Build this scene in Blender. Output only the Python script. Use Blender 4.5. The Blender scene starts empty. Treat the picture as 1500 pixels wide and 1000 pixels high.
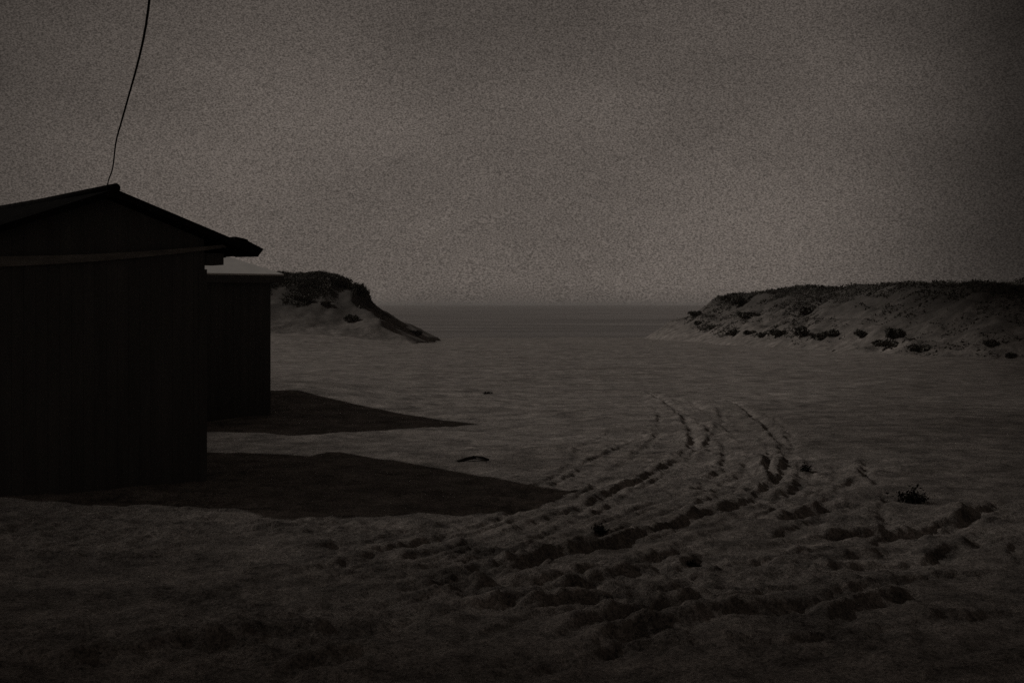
import bpy, math, random
import numpy as np
from mathutils import Vector, Matrix

random.seed(7); RNG = np.random.default_rng(7)
S = bpy.context.scene; C = S.collection
F = 1980.0; CH = 2.2; HZ = 446.0          # lens in photo pixels, eye height, horizon row

# ------------------------------------------------------------------ noise
def _hash(ix, iy, seed):
    h = (ix.astype(np.int64) * 374761393 + iy.astype(np.int64) * 668265263 + seed * 982451653) & 0xFFFFFFFF
    h = ((h ^ (h >> 13)) * 1274126177) & 0xFFFFFFFF
    h = h ^ (h >> 16)
    return (h & 0xFFFF) / 65535.0
def vnoise(x, y, seed=0):
    ix = np.floor(x); iy = np.floor(y); fx = x - ix; fy = y - iy
    fx = fx * fx * fx * (fx * (fx * 6 - 15) + 10); fy = fy * fy * fy * (fy * (fy * 6 - 15) + 10)
    a = _hash(ix, iy, seed); b = _hash(ix + 1, iy, seed); c = _hash(ix, iy + 1, seed); d = _hash(ix + 1, iy + 1, seed)
    return (a + (b - a) * fx) * (1 - fy) + (c + (d - c) * fx) * fy - 0.5
def fbm(x, y, seed=0, octs=4, gain=0.5):
    s = 0; a = 1.0; k = 1.0
    for o in range(octs):
        c, n = math.cos(o * 1.1), math.sin(o * 1.1)
        s = s + a * vnoise((x * c - y * n) * k + o * 17.3, (x * n + y * c) * k + o * 9.1, seed + o); a *= gain; k *= 2.03
    return s
def sm(x, a, b):
    t = np.clip((x - a) / (b - a), 0, 1); return t * t * (3 - 2 * t)

# ------------------------------------------------------------------ ground shape
def flat(px, py):                      # a spot on the level beach
    d = CH * F / (py - HZ); return ((px - 750) / F * d, d)
def seg_dist(x, y, pts):
    """signed distance to a polyline and the length along it"""
    best = np.full(x.shape, 1e9); sgn = np.zeros(x.shape); along = np.zeros(x.shape); L = 0
    for (ax, ay), (bx, by) in zip(pts[:-1], pts[1:]):
        dx, dy = bx - ax, by - ay; l = math.hypot(dx, dy)
        t = np.clip(((x - ax) * dx + (y - ay) * dy) / (l * l), 0, 1)
        ex = x - ax - t * dx; ey = y - ay - t * dy
        d = np.hypot(ex, ey); m = d < best
        best = np.where(m, d, best); sgn = np.where(m, np.sign(dx * ey - dy * ex), sgn); along = np.where(m, L + t * l, along)
        L += l
    return best * sgn, along, L
def smooth_path(pp, n=6):
    p = [np.array(flat(*q)) for q in pp]; out = []
    p = [2 * p[0] - p[1]] + p + [2 * p[-1] - p[-2]]
    for i in range(1, len(p) - 2):
        for k in range(n):
            t = k / n
            out.append(tuple(0.5 * ((2 * p[i]) + (p[i + 1] - p[i - 1]) * t + (2 * p[i - 1] - 5 * p[i] + 4 * p[i + 1] - p[i + 2]) * t * t
                       + (-p[i - 1] + 3 * p[i] - 3 * p[i + 1] + p[i + 2]) * t ** 3)))
    out.append(tuple(p[-2])); return out
# wheel ruts and drag marks: path, half width, height of the scarp, ragged
RUTS = [
 ([(905,560),(940,572),(970,588),(993,607),(1008,628),(1010,650),(996,668),(975,680),(945,695),(915,712),(890,722),(850,740),(800,758),(740,780),(660,800),(560,822),(430,845)], .10, .105, .45),
 ([(1040,580),(1080,596),(1110,616),(1135,643),(1148,668),(1142,690),(1128,705),(1112,722),(1085,738),(1040,750),(1000,762),(950,775),(890,795),(800,810),(700,838),(600,860),(470,885)], .11, .15, .5),
 ([(1114,664),(1119,682),(1126,702),(1136,714)], .07, .15, .2),
 ([(1130,764),(1160,755),(1190,747),(1212,745),(1250,744),(1290,748)], .13, .19, .4),
 ([(1100,804),(1150,795),(1190,789),(1235,783),(1290,779),(1330,774),(1372,767),(1420,752),(1480,732)], .13, .19, .5),
 ([(960,812),(1010,790),(1045,776),(1090,770)], .12, .13, .8),
 ([(560,862),(640,852),(700,850),(770,846),(840,838),(900,824),(960,812),(1020,800),(1080,790)], .14, .18, .6),
 ([(480,894),(560,880),(640,873),(720,866),(800,862),(860,850),(920,838),(1000,826)], .14, .16, .7),
 ([(780,945),(820,932),(860,917),(905,907),(950,893),(1010,880),(1080,868)], .12, .18, .4),
 ([(760,972),(830,958),(900,930),(960,918),(1030,908),(1100,898),(1170,886),(1230,872),(1290,858),(1360,842)], .13, .19, .45),
 ([(1200,910),(1225,902),(1265,884),(1300,872),(1350,860)], .13, .19, .3),
 ([(300,920),(420,905),(520,900),(620,896),(700,892),(760,884),(850,872),(930,855)], .15, .15, .7),
 ([(0,985),(120,965),(260,945),(400,925),(520,915),(650,906)], .15, .15, .8),
 ([(380,985),(440,978),(490,968),(560,950)], .12, .15, .4),
 ([(1170,660),(1185,680),(1176,700),(1150,722),(1110,742),(1060,762)], .11, .07, .5),
 ([(1255,682),(1272,702),(1281,716)], .07, .10, .2),
 ([(995,826),(1018,818),(1034,820)], .12, .15, .3),
 ([(1100,850),(1150,830),(1210,818),(1280,806),(1360,790)], .13, .11, .7),
 ([(300,842),(380,838),(470,830),(560,812),(620,805)], .14, .09, .8),
 ([(1330,820),(1400,800),(1480,785)], .14, .14, .6),
]
def resample(p, n):
    p = np.array(p); l = np.concatenate([[0], np.cumsum(np.hypot(*np.diff(p, axis=0).T))]); q = np.linspace(0, l[-1], n)
    return np.stack([np.interp(q, l, p[:, 0]), np.interp(q, l, p[:, 1])], 1)
A_, B_ = resample(smooth_path(RUTS[0][0]), 60), resample(smooth_path(RUTS[1][0]), 60)
RUTS = [(smooth_path(p), w, a, r) for p, w, a, r in RUTS]
# older, softer wheel marks between and beside the two fresh ones
for f, i0, i1, w, a in ((-.42, 22, 60, .08, .06), (.13, 6, 60, .06, .05), (.34, 2, 40, .10, .040), (.60, 10, 58, .08, .05),
                        (1.15, 6, 60, .07, .055), (1.62, 22, 60, .09, .07), (2.25, 30, 58, .10, .08),
                        (.22, 28, 60, .06, .06), (.46, 30, 60, .07, .06), (.78, 26, 60, .06, .06), (.93, 34, 60, .07, .07), (1.34, 30, 60, .06, .07), (1.86, 32, 60, .07, .08), (2.6, 30, 60, .08, .08), (3.0, 34, 60, .08, .08), (-.7, 34, 60, .07, .05), (-1.05, 36, 60, .07, .05)):
    P = A_ + (B_ - A_) * f + np.stack([.14 * np.sin(np.arange(60) * .23 + f * 9), .30 * np.sin(np.arange(60) * .16 + f * 5)], 1)
    RUTS.append(([tuple(q) for q in P[i0:i1]], w, a, .85))
def ramp(x, y):
    """broad shape of the beach"""
    z = -1.15 * sm(y, 45, 150) - 3.0 * sm(y, 150, 420)
    z = z + 0.38 * np.exp(-(((x + 5.5) / 3.2) ** 2 + ((y - 31.5) / 4.0) ** 2))      # drift behind the huts
    z = z + 0.75 * sm(-x, 4, 14) * sm(y, 68, 92) * (1 - sm(y, 100, 120))              # apron under the bluff
    return z
def micro(x, y):
    near = 1 - sm(y, 13.5, 17.5)
    right = sm(x, 0.5, 2.5) * (1 - sm(y, 16, 23))
    rough = 0.30 + 0.70 * np.maximum(near, right * .7)
    far = sm(y, 35, 70)
    z = 0.07 * fbm(x * .45, y * .45, 3, 3) * (0.5 + .5 * rough)
    z = z + rough * (1 - far) * 0.050 * fbm(x * 2.0, y * 1.7, 11, 4, .5)
    patch = sm(fbm(x * .9, y * .9, 19, 2), -.1, .25)
    z = z + rough * (.25 + .75 * patch) * (1 - sm(y, 24, 34)) * 0.042 * fbm(x * 6.5, y * 6.5, 21, 3, .6)   # kicked-up crumbs of sand
    z = z + (1 - rough) * 0.03 * fbm(x * 1.4, y * 1.2, 29, 3)
    z = z + .10 * far * fbm(x * .2, y * .12, 41, 3)
    return z
def w_amp(a): return a * .70
def rut_field(x, y):
    z = np.zeros(x.shape)
    m = (y > 7) & (y < 34) & (np.abs(x) < 14)
    xs, ys = x[m], y[m]; acc = np.zeros(xs.shape); near = np.zeros(xs.shape)
    wx = xs + .07 * fbm(xs * 1.6, ys * 1.6, 51, 5, .6); wy = ys + .12 * fbm(xs * 1.8 + 9, ys * 1.8, 57, 5, .6)
    for i, (pts, w, a, r) in enumerate(RUTS):
        d, al, L = seg_dist(wx, wy, pts)
        end = sm(al, 0, min(2.5, L * .25)) * (1 - sm(al, L - min(1.2, L * .25), L))
        w = w * .88; brk = 1 - .75 * r * sm(vnoise(al * 1.7 + i * 13.7, al * 0 + i, 63) + .5, .35, .75)
        jag = 1 + .5 * vnoise(al * 6.0, al * 0 + i * 3, 67)
        amp = a * end * brk * jag * (1 + .10 * np.sin(al * 2 * math.pi / .13 + 1.5 * vnoise(al * 2, al * 0, 69)))   # tread blocks
        near = np.maximum(near, end * (.35 + .65 * brk) * np.exp(-(d / (w * 4)) ** 2))
        # the far side of each rut is a crisp lip, the near side spills out gently
        far_side = np.sign(np.gradient(np.array([p[0] for p in pts])).mean()) or 1.0
        u = d * far_side
        lip = np.exp(-((u - w * .55) / (w * .75)) ** 2) * np.where(u < w * .55, 1, 1)
        lip = np.where(u > w * .55, np.exp(-((u - w * .55) / (w * 1.9)) ** 2), sm(u, -w * .15, w * .55))
        trough = np.exp(-((u + w * .75) / (w * .8)) ** 2)
        acc += w_amp(amp) * (.45 * lip * (np.abs(u) < w * 7) - .45 * trough)
    z[m] = acc + near * .040 * fbm(xs * 7.5, ys * 6.0, 65, 3, .6)
    return z
def ground(x, y):
    x = np.asarray(x, float); y = np.asarray(y, float)
    return ramp(x, y) + micro(x, y) + rut_field(x, y)

def left_dune(x, y):
    x = np.asarray(x, float); y = np.asarray(y, float)
    wob = .9 * fbm(x * .22, y * .22, 71, 3)
    xe = x
    side = np.where(xe < -10.4, 4.5, 0)
    # crest, then a notch, then the long slope running out to the beach
    crest = 4.75 + .25 * np.sin(x * .3)
    prof = np.interp(x + .5 * fbm(y * .5, x * .5, 73, 2), [-60, -14.2, -13.0, -12.2, -11.3, -10.95, -9.6, -8.2, -6.1, -5.2], [4.45, 4.3, 4.05, 3.45, 3.35, 2.35, 1.45, .55, -.45, -1.6])
    front = np.interp(y + 1.3 * wob, [70, 84, 90, 94.5, 98, 100, 103, 108], [-2.2, -.9, .7, 2.6, 4.4, 5.0, 5.1, 5.0]) 
    back = np.interp(y, [101, 106, 112], [6, 2.0, -2.5])
    z = np.minimum(np.minimum(prof, front), back)
    z = z + .30 * fbm(x * .55, y * .55, 77, 4) * sm(z, -.6, .8)
    return z
def right_foot(y):
    return np.where(y > 66, 14.9, 14.9 + (66 - y) * .40)
def right_dune(x, y):
    x = np.asarray(x, float); y = np.asarray(y, float)
    crest = np.interp(y, [20, 45, 58, 78, 95, 115, 128, 133, 140], [2.2, 2.6, 2.95, 3.45, 3.55, 3.5, 3.3, 2.2, -2.0])
    w = np.interp(y, [30, 66, 100, 130], [9, 8.5, 7, 5])
    q = (x - right_foot(y) + 1.6 * fbm(x * .13, y * .13, 81, 3)) / w
    # a low bench half way up, then the steeper head
    s = np.interp(q, [-.45, -.12, 0, .28, .5, .78, 1.0, 1.5, 4], [-.25, .02, .12, .36, .48, .80, .96, 1.03, 1.05])
    crest = crest - .30
    z = -.55 - 1.6 * sm(y, 127, 137) + np.maximum(crest + .55, 0) * s + np.minimum(crest + .55, 0) * 1.5 + .42 * fbm(x * .42, y * .32, 83, 4) * sm(s, 0, .4) + .30 * fbm(x * 1.1, y * .7, 87, 4, .6) * sm(s, .05, .3)
    return z
def terrain(x, y):
    g = ground(x, y); l = np.where((np.asarray(x) < -3.5), left_dune(x, y), -9); r = np.where(np.asarray(x) > 10, right_dune(x, y), -9)
    return np.maximum(np.maximum(g, l), r)
def hit(px, py, d0=8., d1=170.):
    """where a sight line first meets the ground"""
    d = np.concatenate([np.arange(d0, 40, .02), np.arange(40, d1, .1)])
    x = (px - 750) / F * d; z = CH - (py - HZ) / F * d
    t = terrain(x, d); k = np.argmax(t > z)
    return float(x[k]), float(d[k]), float(t[k])

# ------------------------------------------------------------------ materials
def nodes(name):
    m = bpy.data.materials.new(name); m.use_nodes = True
    nt = m.node_tree; b = nt.nodes['Principled BSDF']; return m, nt, b
def N(nt, t, **kw):
    n = nt.nodes.new(t)
    for k, v in kw.items():
        if k in n.inputs: n.inputs[k].default_value = v
        else: setattr(n, k, v)
    return n
def ramp_node(nt, src, stops):
    r = nt.nodes.new('ShaderNodeValToRGB'); nt.links.new(src, r.inputs[0]); e = r.color_ramp.elements
    while len(e) < len(stops): e.new(.5)
    for q, (p, c) in zip(e, stops): q.position = p; q.color = (*c, 1)
    return r.outputs[0]
def sand_material(name, tone=1.0, litter=False):
    m, nt, b = nodes(name); L = nt.links.new
    co = N(nt, 'ShaderNodeTexCoord').outputs['Object']
    big = N(nt, 'ShaderNodeTexNoise', Scale=.7, Detail=6, Roughness=.6); L(co, big.inputs['Vector'])
    fine = N(nt, 'ShaderNodeTexNoise', Scale=38., Detail=3, Roughness=.75); L(co, fine.inputs['Vector'])
    grit = N(nt, 'ShaderNodeTexNoise', Scale=1.6, Detail=9, Roughness=.86); L(co, grit.inputs['Vector'])
    c1 = ramp_node(nt, big.outputs[0], [(.3, (.30*tone, .264*tone, .238*tone)), (.7, (.40*tone, .352*tone, .318*tone))])
    c2 = ramp_node(nt, fine.outputs[0], [(.36, (.45, .45, .45)), (.5, (1, 1, 1)), (.66, (1.4, 1.38, 1.36))])
    c3 = ramp_node(nt, grit.outputs[0], [(.38, (.42, .42, .42)), (.5, (.95, .95, .95)), (.62, (1.55, 1.55, 1.55))])
    mx = N(nt, 'ShaderNodeMixRGB', blend_type='MULTIPLY'); mx.inputs[0].default_value = 1; L(c1, mx.inputs[1]); L(c2, mx.inputs[2])
    mpd = N(nt, 'ShaderNodeMapping'); L(co, mpd.inputs[0]); mpd.inputs['Scale'].default_value = (.26, .42, 1); mpd.inputs['Rotation'].default_value = (0, 0, .08)
    dmp = N(nt, 'ShaderNodeTexNoise', Scale=1., Detail=7, Roughness=.62, Distortion=.4); L(mpd.outputs[0], dmp.inputs['Vector'])
    c4 = ramp_node(nt, dmp.outputs[0], [(.34, (.80, .79, .78)), (.52, (1, 1, 1)), (.68, (1.08, 1.08, 1.08))])
    mx4 = N(nt, 'ShaderNodeMixRGB', blend_type='MULTIPLY'); mx4.inputs[0].default_value = 1; L(mx.outputs[0], mx4.inputs[1]); L(c4, mx4.inputs[2])
    mx2 = N(nt, 'ShaderNodeMixRGB', blend_type='MULTIPLY'); mx2.inputs[0].default_value = 1; L(mx4.outputs[0], mx2.inputs[1]); L(c3, mx2.inputs[2])
    col = mx2.outputs[0]
    if litter:       # dead leaves and roots lie thickest towards the scrub on top
        sp_ = N(nt, 'ShaderNodeSeparateXYZ'); L(co, sp_.inputs[0])
        pn = N(nt, 'ShaderNodeTexNoise', Scale=.55, Detail=8, Roughness=.72); L(co, pn.inputs['Vector'])
        ad = N(nt, 'ShaderNodeMath', operation='MULTIPLY_ADD'); L(pn.outputs[0], ad.inputs[0]); ad.inputs[1].default_value = 5.0; L(sp_.outputs['Z'], ad.inputs[2])
        mr = N(nt, 'ShaderNodeMapRange'); L(ad.outputs[0], mr.inputs[0])
        for k_, q_ in enumerate((1.3, 4.8, .0, .9)): mr.inputs[k_ + 1].default_value = q_
        mx3 = N(nt, 'ShaderNodeMixRGB', blend_type='MIX'); L(mr.outputs[0], mx3.inputs[0]); L(col, mx3.inputs[1]); mx3.inputs[2].default_value = (.085, .076, .068, 1); col = mx3.outputs[0]
    L(col, b.inputs['Base Color']); b.inputs['Roughness'].default_value = .95; b.inputs['Specular IOR Level'].default_value = .15
    bp = N(nt, 'ShaderNodeBump', Strength=.8, Distance=.035); L(fine.outputs[0], bp.inputs['Height'])
    bp2 = N(nt, 'ShaderNodeBump', Strength=.6, Distance=.05); L(grit.outputs[0], bp2.inputs['Height']); L(bp.outputs[0], bp2.inputs['Normal'])
    L(bp2.outputs[0], b.inputs['Normal'])
    return m
def plain(name, col, rough=.8, var=.35, scale=6., bump=.02, stretch=None, spec=.2):
    m, nt, b = nodes(name); L = nt.links.new
    co = N(nt, 'ShaderNodeTexCoord').outputs['Object']
    mp = N(nt, 'ShaderNodeMapping'); L(co, mp.inputs[0])
    if stretch: mp.inputs['Scale'].default_value = stretch
    n = N(nt, 'ShaderNodeTexNoise', Scale=scale, Detail=6, Roughness=.65); L(mp.outputs[0], n.inputs['Vector'])
    c = ramp_node(nt, n.outputs[0], [(.3, tuple(v * (1 - var) for v in col)), (.7, tuple(v * (1 + var) for v in col))])
    L(c, b.inputs['Base Color']); b.inputs['Roughness'].default_value = rough; b.inputs['Specular IOR Level'].default_value = spec
    if bump:
        bp = N(nt, 'ShaderNodeBump', Strength=.6, Distance=bump); L(n.outputs[0], bp.inputs['Height']); L(bp.outputs[0], b.inputs['Normal'])
    return m
M_sand = sand_material('beach_sand')
M_dune = sand_material('dune_sand', 1.0, True)
M_wood = plain('tarred_boards', (.125, .119, .114), .85, .2, 5., .01, (1, 1, .12), .1)
M_felt = plain('roofing_felt', (.020, .0188, .0178), 1., .35, 9., .008, spec=.0)
M_strip = plain('pale_strip', (.26, .24, .22), .85, .4, 10., .006, (.3, 1, 1))
M_white = plain('pale_sheet_roof', (.93, .88, .83), .5, .08, 3., .004)
M_scrub = plain('dune_scrub_leaf', (.105, .096, .084), .9, .5, 1.2, 0, spec=.05)
M_grass = plain('beach_grass_blade', (.060, .054, .044), .9, .5, 1.5, 0, spec=.05)
M_weed = plain('dry_seaweed', (.030, .026, .022), .8, .5, 20., 0)
M_drift = plain('driftwood', (.050, .044, .038), .85, .4, 14., .006)
M_wire = plain('black_cable', (.014, .013, .013), .6, .2, 40., .002)
M_blocker = plain('blocker_white', (.8, .8, .8), 1., .05, .05, 0)

# ------------------------------------------------------------------ object helpers
def mesh_obj(name, verts, faces, mat, parent=None, smooth=False):
    me = bpy.data.meshes.new(name); me.from_pydata([tuple(v) for v in verts], [], [tuple(f) for f in faces]); me.materials.append(mat)
    if smooth: me.polygons.foreach_set('use_smooth', [True] * len(me.polygons))
    me.update(); o = bpy.data.objects.new(name, me); C.objects.link(o)
    if parent: o.parent = parent
    return o
def quads_obj(name, V, mat, parent=None, tri=False):
    """V: (n, k, 3) loose faces"""
    n, k, _ = V.shape; me = bpy.data.meshes.new(name)
    me.vertices.add(n * k); me.vertices.foreach_set('co', V.reshape(-1).astype(np.float32))
    me.loops.add(n * k); me.loops.foreach_set('vertex_index', np.arange(n * k, dtype=np.int32))
    me.polygons.add(n); me.polygons.foreach_set('loop_start', np.arange(0, n * k, k, dtype=np.int32))
    me.update(calc_edges=True); me.materials.append(mat)
    o = bpy.data.objects.new(name, me); C.objects.link(o)
    if parent: o.parent = parent
    return o
def grid_obj(name, xs, ys, fn, mat):
    X, Y = np.meshgrid(xs, ys); Z = fn(X, Y); ny, nx = X.shape
    me = bpy.data.meshes.new(name); me.vertices.add(nx * ny)
    me.vertices.foreach_set('co', np.stack([X, Y, Z], -1).reshape(-1).astype(np.float32))
    i = np.arange((ny - 1) * (nx - 1)); r, c = i // (nx - 1), i % (nx - 1); a = r * nx + c
    q = np.stack([a, a + 1, a + nx + 1, a + nx], -1).astype(np.int32); n = len(q)
    me.loops.add(n * 4); me.loops.foreach_set('vertex_index', q.reshape(-1))
    me.polygons.add(n); me.polygons.foreach_set('loop_start', np.arange(0, n * 4, 4, dtype=np.int32))
    me.polygons.foreach_set('use_smooth', np.ones(n, dtype=bool))
    me.update(calc_edges=True); me.materials.append(mat)
    o = bpy.data.objects.new(name, me); C.objects.link(o); return o
def tag(o, label=None, cat=None, group=None, kind=None):
    for k, v in (('label', label), ('category', cat), ('group', group), ('kind', kind)):
        if v: o[k] = v
    return o
class MB:
    def __init__(s): s.v = []; s.f = []
    def box(s, x0, x1, y0, y1, z0, z1):
        b = len(s.v); s.v += [(x, y, z) for z in (z0, z1) for (x, y) in ((x0, y0), (x1, y0), (x1, y1), (x0, y1))]
        s.f += [tuple(b + i for i in f) for f in ((0, 3, 2, 1), (4, 5, 6, 7), (0, 1, 5, 4), (1, 2, 6, 5), (2, 3, 7, 6), (3, 0, 4, 7))]
    def hexa(s, p):       # eight corners, bottom ring then top ring
        b = len(s.v); s.v += [tuple(q) for q in p]
        s.f += [tuple(b + i for i in f) for f in ((0, 3, 2, 1), (4, 5, 6, 7), (0, 1, 5, 4), (1, 2, 6, 5), (2, 3, 7, 6), (3, 0, 4, 7))]
    def slab(s, top, t):  # any quad with thickness straight down
        s.hexa([(x, y, z - t) for x, y, z in top] + list(top))
    def tube(s, pts, rad, n=8):
        b = len(s.v); pts = [Vector(p) for p in pts]; m = len(pts)
        for i, p in enumerate(pts):
            t = (pts[min(i + 1, m - 1)] - pts[max(i - 1, 0)]).normalized()
            a = t.orthogonal().normalized() if i == 0 else (a - t * a.dot(t)).normalized()
            c = t.cross(a); r = rad(i / (m - 1)) if callable(rad) else rad
            s.v += [tuple(p + r * (math.cos(2 * math.pi * k / n) * a + math.sin(2 * math.pi * k / n) * c)) for k in range(n)]
        for i in range(m - 1):
            for k in range(n):
                s.f.append((b + i * n + k, b + i * n + (k + 1) % n, b + (i + 1) * n + (k + 1) % n, b + (i + 1) * n + k))
        s.f.append(tuple(b + k for k in range(n))[::-1]); s.f.append(tuple(b + (m - 1) * n + k for k in range(n)))
    def build(s, name, mat, parent=None, smooth=False): return mesh_obj(name, s.v, s.f, mat, parent, smooth)
def empty(name, loc, rz=0):
    o = bpy.data.objects.new(name, None); C.objects.link(o); o.location = loc; o.rotation_euler = (0, 0, rz); o.empty_display_size = .3; return o

# ------------------------------------------------------------------ setting
def warp(lo, a, b, hi, step, n_lo, n_hi, g=1.0):
    mid = np.arange(a, b, step)
    def out(L, n):
        # spacing grows smoothly away from the fine part
        k = 1.0
        lo_k, hi_k = 1.0001, 2.0
        for _ in range(60):
            k = (lo_k + hi_k) / 2; tot = step * (k ** n - 1) / (k - 1)
            if tot < L: lo_k = k
            else: hi_k = k
        return np.cumsum(step * k ** np.arange(n))
    return np.concatenate([a - out(a - lo, n_lo)[::-1], mid, b + out(hi - b, n_hi)])
xs = warp(-500, -5.5, 6.5, 500, .026, 190, 190)
ys = warp(-60, 7.6, 20.5, 420, .026, 90, 330)
tag(grid_obj('sand_beach', xs, ys, ground, M_sand), kind='structure')
tag(grid_obj('sand_dune', np.arange(-60, -3.6, .18), np.arange(68, 119, .18), left_dune, M_dune), kind='structure')
tag(grid_obj('sand_dune', np.arange(10.5, 75, .2), np.arange(12, 141, .22), right_dune, M_dune), kind='structure')

# sea
m, nt, b = nodes('sea_water'); L = nt.links.new
b.inputs['Base Color'].default_value = (.06, .054, .050, 1); b.inputs['Roughness'].default_value = .2; b.inputs['IOR'].default_value = 1.33
co = N(nt, 'ShaderNodeTexCoord').outputs['Object']; mp = N(nt, 'ShaderNodeMapping'); L(co, mp.inputs[0]); mp.inputs['Scale'].default_value = (.35, 1, 1)
w1 = N(nt, 'ShaderNodeTexNoise', Scale=.5, Detail=8, Roughness=.7); L(mp.outputs[0], w1.inputs['Vector'])
mps = N(nt, 'ShaderNodeMapping'); L(co, mps.inputs[0]); mps.inputs['Scale'].default_value = (.012, .05, 1)
w2 = N(nt, 'ShaderNodeTexNoise', Scale=1., Detail=9, Roughness=.8); L(mps.outputs[0], w2.inputs['Vector'])
wr = N(nt, 'ShaderNodeMapRange'); L(w2.outputs[0], wr.inputs[0])
for k_, q_ in enumerate((.33, .67, .08, .30)): wr.inputs[k_ + 1].default_value = q_
L(wr.outputs[0], b.inputs['Roughness'])
bp = N(nt, 'ShaderNodeBump', Strength=1., Distance=.32); L(w1.outputs[0], bp.inputs['Height']); L(bp.outputs[0], b.inputs['Normal'])
M_sea = m
tag(grid_obj('sea', np.array([-5000, -3000, -800, -200, 0, 200, 800, 3000, 5000.]), np.array([125, 200, 400, 900, 2500, 6000, 9000.]), lambda X, Y: X * 0 - 1.08, M_sea), kind='structure')

# ------------------------------------------------------------------ near hut (local: x along the front, y to the back, origin at the right front wall corner)
TH = math.radians(37.5)
def hut_root(fx, fy, name):
    return empty(name, (fx, fy, 0.0), TH)
root = hut_root(-3.86, 16.90, 'beach_hut')
W, D, ZE, ZR = 2.5, 4.8, 2.70, 3.56
OV, OF = .58, .30                     # side and front overhang
XR = -W / 2
def boards(x0, x1, z0, ztop, fixed, axis, out, n):
    """vertical boards on a wall; ztop is a function of the running coordinate"""
    mb = MB(); w = (x1 - x0) / n
    for i in range(n):
        a, c = x0 + i * w + .0015, x0 + (i + 1) * w - .0015; pr = random.uniform(.019, .022)
        p = []
        for zz in (None, 1):
            for (u, q) in ((a, 0), (c, 0), (c, 1), (a, 1)):
                z = z0 if zz is None else ztop(u)
                f = fixed + out * (pr if q == 0 else -.02)
                p.append((u, f, z) if axis == 'x' else (f, u, z))
        mb.hexa(p)
    return mb
gable = lambda x: ZR - .10 - abs(x - XR) * (ZR - 2.905) / (W / 2 + OV)
wall = boards(-W, 0, -.35, gable, 0.0, 'x', -1, 18)
for mb2 in (boards(-W, 0, -.35, gable, D, 'x', 1, 18), boards(0, D, -.35, lambda y: 2.945, 0.0, 'y', 1, 30), boards(0, D, -.35, lambda y: 2.945, -W, 'y', -1, 30)):
    o = len(wall.v); wall.v += mb2.v; wall.f += [tuple(i + o for i in f) for f in mb2.f]
wall.box(-W + .02, -.02, .02, D - .02, -.35, ZE - .05)
wall.build('wall', M_wood, root)
# two roof slopes, edges slightly ragged; eave drops below the wall head
ZT = 2.905; sl = (ZR - ZT) / (W / 2 + OV)
rf = MB(); T = .085
y0, y1 = -OF, D + OF; ns = 12
for side in (1, -1):
    xe = XR + side * (W / 2 + OV)
    for j in range(ns):
        a, c = y0 + (y1 - y0) * j / ns, y0 + (y1 - y0) * (j + 1) / ns
        e1 = random.uniform(-.02, .02) if j else 0
        pts = [(XR, a, ZR), (xe + e1 * side, a, ZT - e1 * sl), (xe + e1 * side, c, ZT - e1 * sl), (XR, c, ZR)]
        if side < 0: pts = pts[::-1]
        rf.slab(pts, T)
roof = rf.build('roof', M_felt, root)
rc = MB(); rc.tube([(XR, y0 - .03, ZR + .01), (XR, D / 2, ZR - .005), (XR, y1 + .03, ZR + .01)], .055, 10); rc.build('ridge_cap', M_felt, roof, True)
# the felt lip that sticks out past the last board at the right eave, torn at the end
lip = MB(); xe = XR + W / 2 + OV
lip.hexa([(xe - .34, -OF - .03, 2.94), (xe + .015, -OF - .03, 2.80), (xe - .02, .25, 2.81), (xe - .34, .25, 2.94),
          (xe - .30, -OF - .03, 3.045), (xe - .14, -OF - .03, 3.015), (xe - .14, .25, 3.01), (xe - .30, .25, 3.04)])
lip.hexa([(xe - .135, -OF - .02, 2.86), (xe + .015, -OF - .02, 2.805), (xe - .02, .22, 2.812), (xe - .135, .22, 2.86),
          (xe - .135, -OF - .02, 3.0), (xe + .09, -OF - .02, 2.90), (xe + .02, .22, 2.91), (xe - .135, .22, 3.0)])
lip.build('eave_edge', M_felt, roof)
bm_ = MB(); bm_.box(.022, .30, .05, .40, 2.70, 2.845); bm_.build('eave_beam', M_wood, root)
bm_ = MB(); bm_.box(-W - .30, -W - .022, .05, .40, 2.70, 2.845); bm_.build('eave_beam', M_wood, root)
# pale sagging strip across the gable, deeper towards the left
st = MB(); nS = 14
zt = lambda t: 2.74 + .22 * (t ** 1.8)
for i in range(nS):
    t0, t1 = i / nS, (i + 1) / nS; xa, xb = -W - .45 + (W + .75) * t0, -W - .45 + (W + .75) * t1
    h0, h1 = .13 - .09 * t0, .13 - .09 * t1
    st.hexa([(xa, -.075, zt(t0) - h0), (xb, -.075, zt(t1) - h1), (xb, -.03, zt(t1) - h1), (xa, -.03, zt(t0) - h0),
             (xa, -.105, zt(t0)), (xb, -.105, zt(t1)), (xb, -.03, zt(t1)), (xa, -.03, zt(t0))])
st.build('gable_strip', M_strip, root)
# corner post + plinth
cp = MB(); cp.box(-.07, .035, -.035, .07, -.35, ZE - .06); cp.build('corner_post', M_wood, root)
tag(root, 'large black gabled hut in the left foreground with a cable at its peak', 'beach hut', 'beach huts on the left')

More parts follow.
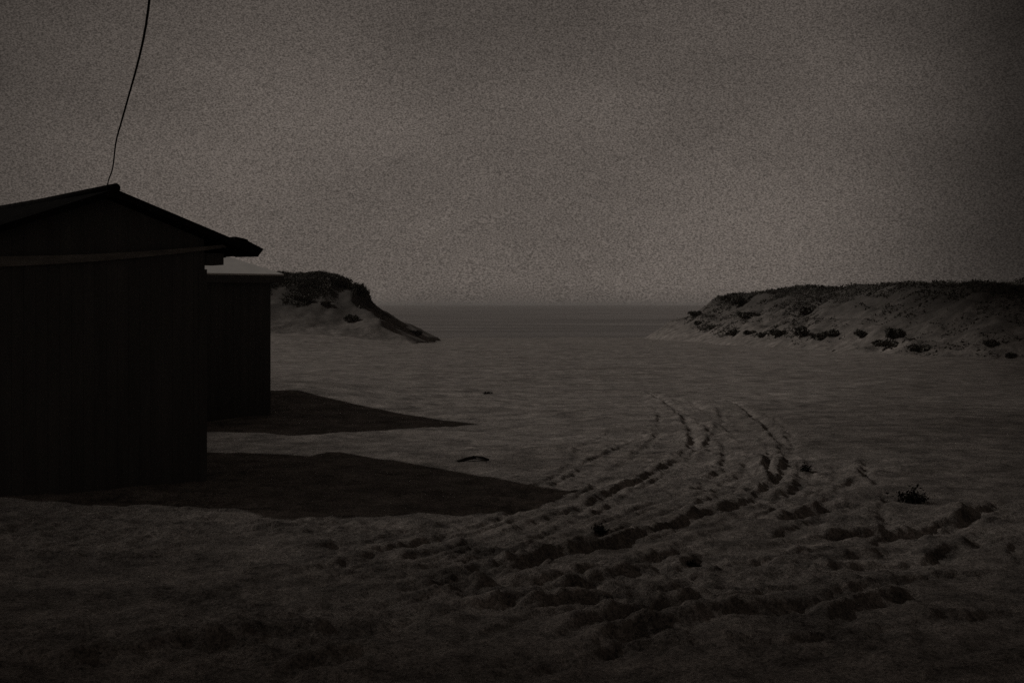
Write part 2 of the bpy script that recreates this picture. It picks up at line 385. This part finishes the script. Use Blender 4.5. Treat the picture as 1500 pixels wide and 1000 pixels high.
# ------------------------------------------------------------------ far hut: hipped pale roof
root2 = hut_root(-4.67 - .33, 26.0 - .10, 'beach_hut')
root2.location = (-4.67, 26.05, 0)
W2, D2, Z2 = 3.4, 5.6, 2.62
w2 = boards(-W2, 0, -.35, lambda x: Z2, 0.0, 'x', -1, 22)
for mb2 in (boards(-W2, 0, -.35, lambda x: Z2, D2, 'x', 1, 22), boards(0, D2, -.35, lambda y: Z2, 0.0, 'y', 1, 34), boards(0, D2, -.35, lambda y: Z2, -W2, 'y', -1, 34)):
    o = len(w2.v); w2.v += mb2.v; w2.f += [tuple(i + o for i in f) for f in mb2.f]
w2.box(-W2 + .02, -.02, .02, D2 - .02, -.35, Z2 - .02)
w2.build('wall', M_wood, root2)
o2 = .20; z0 = 2.785; zr = 3.62; xa, xb, ya, yb = -W2 - o2, o2, -o2, D2 + o2
xm = (xa + xb) / 2; ha = (ya + 1.9, yb - 1.9)
rv = [(xa, ya, z0), (xb, ya, z0), (xb, yb, z0), (xa, yb, z0), (xm, ha[0], zr), (xm, ha[1], zr), (xa, ya, z0 - .03), (xb, ya, z0 - .03), (xb, yb, z0 - .03), (xa, yb, z0 - .03)]
rfc = [(0, 1, 4), (1, 2, 5, 4), (2, 3, 5), (3, 0, 4, 5), (0, 6, 7, 1), (1, 7, 8, 2), (2, 8, 9, 3), (3, 9, 6, 0), (9, 8, 7, 6)]
r2 = mesh_obj('roof', rv, rfc, M_white, root2)
fs = MB(); t = .03; zb, zt_ = 2.615, z0 - .034
fs.box(xa, xb, ya - .012, ya + t, zb, zt_); fs.box(xa, xb, yb - t, yb + .012, zb, zt_); fs.box(xa - .012, xa + t, ya + t + .002, yb - t - .002, zb, zt_); fs.box(xb - t, xb + .012, ya + t + .002, yb - t - .002, zb, zt_)
fs.build('fascia', M_wood, r2)
tag(root2, 'smaller black hut with pale hipped roof standing behind the large gabled hut', 'beach hut', 'beach huts on the left')

# ------------------------------------------------------------------ cable
def wpos(px, py, d): return Vector(((px - 750) / F * d, d, CH - (py - HZ) / F * d))
ap = wpos(156, 277, 15.72)
ctrl = [ap - Vector((0, 0, .03)), wpos(159, 264, 15.6), wpos(165, 246, 15.4), wpos(170, 208, 15.0), wpos(178, 178, 14.6), wpos(191, 132, 14.0), wpos(203, 88, 13.4), wpos(211, 52, 12.9), wpos(217, 16, 12.4), wpos(221, -20, 11.9), wpos(233, -90, 11.0), wpos(262, -230, 9.4), wpos(330, -480, 7.4), Vector((-.6, 3.2, 6.3)), Vector((0.6, -3, 8.2))]
pts = []
cc = [2 * ctrl[0] - ctrl[1]] + ctrl + [2 * ctrl[-1] - ctrl[-2]]
for i in range(1, len(cc) - 2):
    for k in range(8):
        t = k / 8; p0, p1, p2, p3 = cc[i - 1:i + 3]
        q = .5 * ((2 * p1) + (p2 - p0) * t + (2 * p0 - 5 * p1 + 4 * p2 - p3) * t * t + (-p0 + 3 * p1 - 3 * p2 + p3) * t ** 3)
        pts.append(q + Vector((random.uniform(-.001, .001), 0, 0)))
pts.append(ctrl[-1])
cb = MB(); cb.tube(pts, lambda t: .006 + .006 * min(1, t * 2.0), 8)
tag(cb.build('overhead_cable', M_wire, None, True), 'thin dark cable rising from the hut peak out of the top of the picture', 'cable')

# ------------------------------------------------------------------ scrub and shrubs
def rot_faces(cen, size, up, squash=1.0):
    """leafy quads of random direction round each centre"""
    n = len(cen); a = RNG.normal(size=(n, 3)); a[:, 2] *= up; a /= np.linalg.norm(a, axis=1)[:, None]
    b_ = RNG.normal(size=(n, 3)); b_ -= (b_ * a).sum(1)[:, None] * a; b_ /= np.linalg.norm(b_, axis=1)[:, None]
    s = (size * RNG.uniform(.5, 1.4, n))[:, None]
    return np.stack([cen - a * s - b_ * s * .3, cen - a * s * .1 + b_ * s * .55, cen + a * s + b_ * s * .1, cen + a * s * .1 - b_ * s * .5], 1)
def blades(base, h, lean, w):
    n = len(base); ang = RNG.uniform(0, 2 * math.pi, n); hh = h * RNG.uniform(.5, 1.25, n)
    d = np.stack([np.cos(ang), np.sin(ang), np.zeros(n)], 1); ln = (lean * RNG.uniform(.1, 1.2, n) * hh)[:, None]
    wind = np.array([.35, -.1, 0]) * hh[:, None]
    side = np.stack([-d[:, 1], d[:, 0], np.zeros(n)], 1) * w
    z = np.array([0, 0, 1.0])
    mid = base + z * hh[:, None] * .6 + d * ln * .4 + wind * .3; tip = base + z * hh[:, None] + d * ln + wind
    q1 = np.stack([base - side, base + side, mid + side * .7, mid - side * .7], 1)
    q2 = np.stack([mid - side * .7, mid + side * .7, tip + side * .1, tip - side * .1], 1)
    return np.concatenate([q1, q2])

# right dune: continuous scrub on the head of the dune
n = 210000; y = RNG.uniform(28, 132, n); q = RNG.uniform(.05, 2.2, n) 
x = right_foot(y) + np.interp(y, [30, 66, 100, 130], [9, 8.5, 7, 5]) * q
pt = fbm(x * .35, y * .22, 91, 4, .6)
dens = sm(q + .5 * pt, np.interp(y, [50, 75, 110], [.52, .64, .74]), np.interp(y, [50, 75, 110], [.95, 1.0, 1.05])) * .9 + .5 * sm(pt, .10, .3) * sm(q, .3, .6) + .45 * sm(fbm(x * .5, y * .3, 93, 4, .6), .12, .34) + .8 * sm(fbm(x * .55, y * .22, 94, 4, .6), .02, .3) * sm(q, .05, .15) * (1 - sm(q, .3, .45))
keep = RNG.uniform(0, 1, n) < dens; x, y, q = x[keep], y[keep], q[keep]
mound = .05 + .30 * sm(fbm(x * .5, y * .35, 95, 4, .6), -.2, .45) * sm(q, .4, .9)
z = right_dune(x, y); base = np.stack([x, y, z - .03], 1)
cen = base + np.stack([x * 0, x * 0, RNG.uniform(0, 1, len(x)) * mound], 1)
Vq = np.concatenate([rot_faces(cen, .075, 1.0), blades(base[::5], .26, .7, .010)])
tag(quads_obj('dune_scrub', Vq, M_scrub), 'dark scrub covering the top of the long low dune on the right', 'scrub', kind='stuff')

# left bluff: scrub mat hanging over the crest
n = 110000; x = RNG.uniform(-26, -9.0, n); y = RNG.uniform(93, 106, n)
z = left_dune(x, y)
dens = sm(z + 1.5 * fbm(x * .5, y * .5, 97, 4, .6), 2.5, 4.0) * .9 + .35 * sm(fbm(x * .6, y * .5, 98, 4, .6), .1, .35)
keep = RNG.uniform(0, 1, n) < dens; x, y, z = x[keep], y[keep], z[keep]
cen = np.stack([x, y, z + RNG.uniform(-.1, .30, len(x)) * (.6 + fbm(x * .7, y * .7, 99, 2))], 1)
Vq = np.concatenate([rot_faces(cen, .085, 1.0), blades(np.stack([x, y, z], 1)[::5], .30, .6, .012)])
tag(quads_obj('dune_scrub', Vq, M_scrub), 'dark scrub mat over the crest of the left bluff behind the huts', 'scrub', kind='stuff')

def shrub(name, loc, w, h, label, cat, group, n=900, mat=M_scrub, leaf=.11, dd=None):
    r = empty(name, loc); dd = dd or w
    k = 9; lob = [(RNG.uniform(-.95, .95) * w / 2, RNG.uniform(-.8, .8) * dd / 2, RNG.uniform(.1, .65) * h, RNG.uniform(.28, .5)) for _ in range(k)]
    cen = []
    for (lx, ly, lz, s) in lob:
        v = RNG.normal(size=(n // k, 3)); v /= np.linalg.norm(v, axis=1)[:, None]; v *= (RNG.uniform(.1, 1.0, n // k) ** .6 * 1.25)[:, None]
        cen.append(np.stack([lx + v[:, 0] * s * w * .62, ly + v[:, 1] * s * dd * .62, np.maximum(lz + v[:, 2] * s * h * .75, -.05)], 1))
    cen = np.concatenate(cen)
    quads_obj('foliage', np.concatenate([rot_faces(cen, leaf, 1.3), blades(cen[::5] * [1, 1, .6], h * .5, .5, leaf * .12)]), mat, r)
    sb = MB()
    for _ in range(5):
        ex, ey, ez = RNG.uniform(-.4, .4) * w, RNG.uniform(-.4, .4) * dd, RNG.uniform(.5, .8) * h
        sb.tube([(0, 0, -.12), (ex * .4, ey * .4, ez * .5), (ex, ey, ez)], lambda t: .03 * (1 - .7 * t) * max(.3, h), 5)
    sb.build('stem', M_drift, r)
    return tag(r, label, cat, group)
# px, py of the foot, width in px, height in px, label
SHRUBS = [
 (1087,446,28,15,'thick dark shrub at the seaward end of the right dune crest'),
 (1064,442,14,9,'small shrub on the very corner of the right dune top'),
 (1018,463,16,8,'low shrub clinging to the steep seaward edge of the right dune'),
 (1022,476,9,5,'tiny shrub low on the seaward face, nearest the opening of the right dune'),
 (1042,482,10,6,'tiny shrub on bare sand between the dune end and the foot shrub row'),
 (1096,465,26,7,'flat dark shrub alone on the pale upper face of the right dune'),
 (1076,490,16,8,'leftmost shrub of the row along the foot of the right dune'),
 (1098,490,13,6,'small shrub just right of the leftmost one in the foot row'),
 (1117,493,9,6,'smallest shrub in the middle of the foot row on the right dune'),
 (1142,492,22,10,'wide ragged shrub in the middle of the foot row on the right dune'),
 (1176,489,20,10,'round dark shrub standing clear above the foot row'),
 (1184,460,18,12,'rounded dark shrub alone halfway up the face of the right dune'),
 (1200,497,20,10,'ragged shrub below the round dark one on the dune foot'),
 (1222,493,10,10,'narrow upright shrub right of the ragged foot shrub'),
 (1262,494,14,11,'middling shrub left of the tallest one on the dune face'),
 (1314,492,20,15,'tallest darkest shrub on the middle of the right dune face'),
 (1298,508,34,10,'broad low shrub spreading under the tallest dune shrub'),
 (1345,514,30,8,'broad thin shrub on the foot of the dune right of the tallest'),
 (1455,506,18,8,'lone dark shrub on the shaded face near the right picture edge'),
 (1482,524,14,6,'little shrub nearest the right picture edge, low on the sand'),
 (496,417,30,14,'dense dark shrub on the high end of the left bluff crest'),
 (527,434,24,24,'upright bushy shrub at the overhanging corner of the left bluff'),
 (445,440,22,7,'flat shrub on the upper face of the left bluff beside the far hut'),
 (476,447,10,4,'tiny dark shrub on the middle of the left bluff face'),
 (519,469,18,8,'lone dark shrub on the bare lower face of the left bluff'),
 (608,489,16,4,'low shrub on the thin tail end of the left bluff'),
]
for (px, py, w, h, lab) in SHRUBS:
    x, y, z = hit(px, py, 45.); k = y / F
    shrub('dune_shrub', (x, y, z), w * k, h * k, lab, 'shrub', 'shrubs on the dunes', n=int(160 + 24 * w), leaf=.045 + .0007 * y)

# beach plant and wrack on the sand
x, y, z = hit(1336, 737)
r = empty('beach_plant', (x, y, z))
bs = RNG.normal(size=(260, 3)) * [.07, .06, 0]
quads_obj('foliage', np.concatenate([blades(bs[:150], .12, .9, .005), rot_faces(np.abs(RNG.normal(size=(220, 3))) * [.0, .0, .055] + RNG.normal(size=(220, 3)) * [.075, .07, .012] + [0, 0, .03], .022, 1)]), M_weed, r)
tag(r, 'small dark tuft of beach plant on the sand at right of the ruts', 'plant')
def wrack(px, py, w, h, label, n=420):
    x, y, z = hit(px, py); k = y / F; r = quads_obj
    W_, H_ = w * k, h * k
    c = RNG.normal(size=(n, 3)) * [W_ * .24, W_ * .16, 0]; c[:, 2] = np.abs(RNG.normal(size=n)) * H_ * .33
    o = quads_obj('seaweed_clump', rot_faces(c, max(.016, W_ * .07), .7), M_weed); o.location = (x, y, z - .01)
    return tag(o, label, 'seaweed', 'clumps of seaweed on the sand')
WR = [(714, 577, 12, 5, 'small dark seaweed scrap alone on smooth sand beyond the shadow tips'),
 (878, 779, 18, 14, 'roundish dark clump beside the long rut in the foreground'),
 (1012, 828, 24, 8, 'long low dark clump between the deep ruts in the foreground'),
 (1180, 690, 12, 14, 'thin upright clump right of the bend in the tracks')]
for w_ in WR: wrack(*w_)
# driftwood stick
x, y, z = hit(692, 675); k = y / F
mb = MB(); mb.tube([(x - 22 * k, y - .10, z + .005), (x - 10 * k, y - .02, z + .03), (x + 2 * k, y + .05, z + .045), (x + 14 * k, y + .05, z + .04), (x + 24 * k, y, z + .015)], lambda t: .010 + .017 * math.sin(math.pi * min(1, .15 + t * .75)), 8)
mb.tube([(x + 4 * k, y + .05, z + .04), (x + 12 * k, y - .05, z + .03), (x + 21 * k, y - .12, z + .02)], .012, 6)
tag(mb.build('driftwood_branch', M_drift, None, True), 'bent dark driftwood branch lying just above the near shadow edge', 'driftwood')

# ------------------------------------------------------------------ cloud-like blocker out of view, added to shade the foreground and the right
EL = math.radians(35.3); SD = Vector((.964, -.267, 0)).normalized()
SUN = Vector((-SD.x * math.cos(EL), -SD.y * math.cos(EL), math.sin(EL)))
import bmesh
def shade_blocker(spots, dist):
    bm = bmesh.new()
    for (gx, gy, r) in spots:
        p = Vector((gx, gy, 0)) + SUN * (dist + random.uniform(-6, 6))
        mt = Matrix.Translation(p) @ Matrix.Diagonal((r, r, r * .55, 1))
        bmesh.ops.create_icosphere(bm, subdivisions=2, radius=1.0, matrix=mt)
    for v in bm.verts: v.co += Vector((random.uniform(-.4, .4), random.uniform(-.4, .4), random.uniform(-.3, .3)))
    me = bpy.data.meshes.new('shade_blocker'); bm.to_mesh(me); bm.free(); me.materials.append(M_blocker)
    o = bpy.data.objects.new('shade_blocker', me); C.objects.link(o); return tag(o, kind='structure')
def edge(gx):
    if gx < 2.4: return 7.8 + 1.75 * max(0, .2 - gx) ** 1.2
    return 7.8 + (gx - 2.4) * 2.6
sp = []
for gx in np.arange(-12, 36, 2.4):
    for gy in np.arange(-14, 76, 2.4):
        r_ = random.uniform(2., 3.)
        if gy < edge(gx) - r_ * .55 and (gx < 3 or gy > (gx - 18) * 2.6): sp.append((gx + random.uniform(-.8, .8), gy + random.uniform(-.8, .8) - .4, r_))
shade_blocker(sp, 440)

# ------------------------------------------------------------------ sea air
hz = MB(); hz.box(-5600, 5600, -120, 9600, -6.5, 10.5)
m, nt, b = nodes('sea_air'); nt.nodes.remove(b)
pv = N(nt, 'ShaderNodeVolumePrincipled', Density=.00014); pv.inputs['Color'].default_value = (.92, .86, .82, 1)
nt.links.new(pv.outputs[0], nt.nodes['Material Output'].inputs['Volume'])
tag(hz.build('haze', m), kind='stuff')

# ------------------------------------------------------------------ light
sl_ = bpy.data.lights.new('sun', 'SUN'); sl_.energy = 3.9; sl_.angle = math.radians(.95); sl_.color = (1, .96, .91)
so = bpy.data.objects.new('sun', sl_); C.objects.link(so); so.rotation_euler = SUN.to_track_quat('Z', 'Y').to_euler(); so.location = (-40, 20, 40)
wd = bpy.data.worlds.new('World'); S.world = wd; wd.use_nodes = True; nt = wd.node_tree; L = nt.links.new
for n_ in list(nt.nodes): nt.nodes.remove(n_)
out = N(nt, 'ShaderNodeOutputWorld'); bg = N(nt, 'ShaderNodeBackground', Strength=.1); L(bg.outputs[0], out.inputs[0])
sky = N(nt, 'ShaderNodeTexSky', sky_type='NISHITA'); sky.sun_disc = False; sky.sun_elevation = EL
sky.sun_rotation = math.atan2(SUN.x, SUN.y); sky.dust_density = 3.
bw = N(nt, 'ShaderNodeRGBToBW'); L(sky.outputs[0], bw.inputs[0])
tc = N(nt, 'ShaderNodeTexCoord').outputs['Generated']; sep = N(nt, 'ShaderNodeSeparateXYZ'); L(tc, sep.inputs[0])
def math_(op, a, b_=None, c=None):
    n_ = nt.nodes.new('ShaderNodeMath'); n_.operation = op
    for i, v in enumerate((a, b_, c)):
        if v is None: continue
        if isinstance(v, (int, float)): n_.inputs[i].default_value = v
        else: L(v, n_.inputs[i])
    return n_.outputs[0]
def mapr(v, a, b_, c, d):
    n_ = nt.nodes.new('ShaderNodeMapRange'); n_.interpolation_type = 'SMOOTHSTEP'; L(v, n_.inputs[0])
    for i, q in enumerate((a, b_, c, d)): n_.inputs[i + 1].default_value = q
    return n_.outputs[0]
# overcast deck: bright over the sea, dark overhead, darker banks to the right
deck = math_('MULTIPLY', mapr(sep.outputs['Z'], .06, .30, 1.0, .50), math_('MULTIPLY', mapr(sep.outputs['Z'], .28, .6, 1.0, .62), mapr(sep.outputs['Z'], -.001, .016, .84, 1.0)))
bank = mapr(sep.outputs['X'], .21, .37, 1.0, .18)
bankl = mapr(sep.outputs['X'], -.42, -.18, .50, 1.0)
mp = N(nt, 'ShaderNodeMapping'); L(tc, mp.inputs[0]); mp.inputs['Scale'].default_value = (1, 1, 2.6)
cl = N(nt, 'ShaderNodeTexNoise', Scale=5.5, Detail=5, Roughness=.5); L(mp.outputs[0], cl.inputs['Vector'])
mp2 = N(nt, 'ShaderNodeMapping'); L(tc, mp2.inputs[0]); mp2.inputs['Scale'].default_value = (.8, .8, 1.2); mp2.inputs['Rotation'].default_value = (0, .35, 0)
cm = N(nt, 'ShaderNodeTexNoise', Scale=900., Detail=2, Roughness=.8); L(mp2.outputs[0], cm.inputs['Vector'])
clf = mapr(cl.outputs[0], .3, .7, .87, 1.10)
grn = mapr(cm.outputs[0], .27, .73, .46, 1.54)
v = math_('MULTIPLY', math_('MULTIPLY', deck, bank), math_('MULTIPLY', bankl, math_('MULTIPLY', clf, grn)))
v = math_('MULTIPLY_ADD', v, 4.9, math_('MULTIPLY', math_('MINIMUM', bw.outputs[0], 8.0), .02))
mx = N(nt, 'ShaderNodeMixRGB', blend_type='MULTIPLY'); mx.inputs[0].default_value = 1; mx.inputs[2].default_value = (1.05, .89, .78, 1); L(v, mx.inputs[1]); L(mx.outputs[0], bg.inputs[0])

# ------------------------------------------------------------------ camera and output
cam = bpy.data.cameras.new('camera'); co_ = bpy.data.objects.new('camera', cam); C.objects.link(co_); S.camera = co_
cam.sensor_width = 36; cam.lens = 36 * F / 1500; cam.shift_y = (HZ - 500) / 1500; cam.clip_end = 30000; cam.clip_start = .05
co_.location = (0, 0, CH); co_.rotation_euler = (math.pi / 2, 0, 0)
S.view_settings.view_transform = 'Standard'; S.view_settings.look = 'None'; S.view_settings.gamma = 1; S.view_settings.exposure = -2.16
S.cycles.use_denoising = False
S.cycles.max_bounces = 6
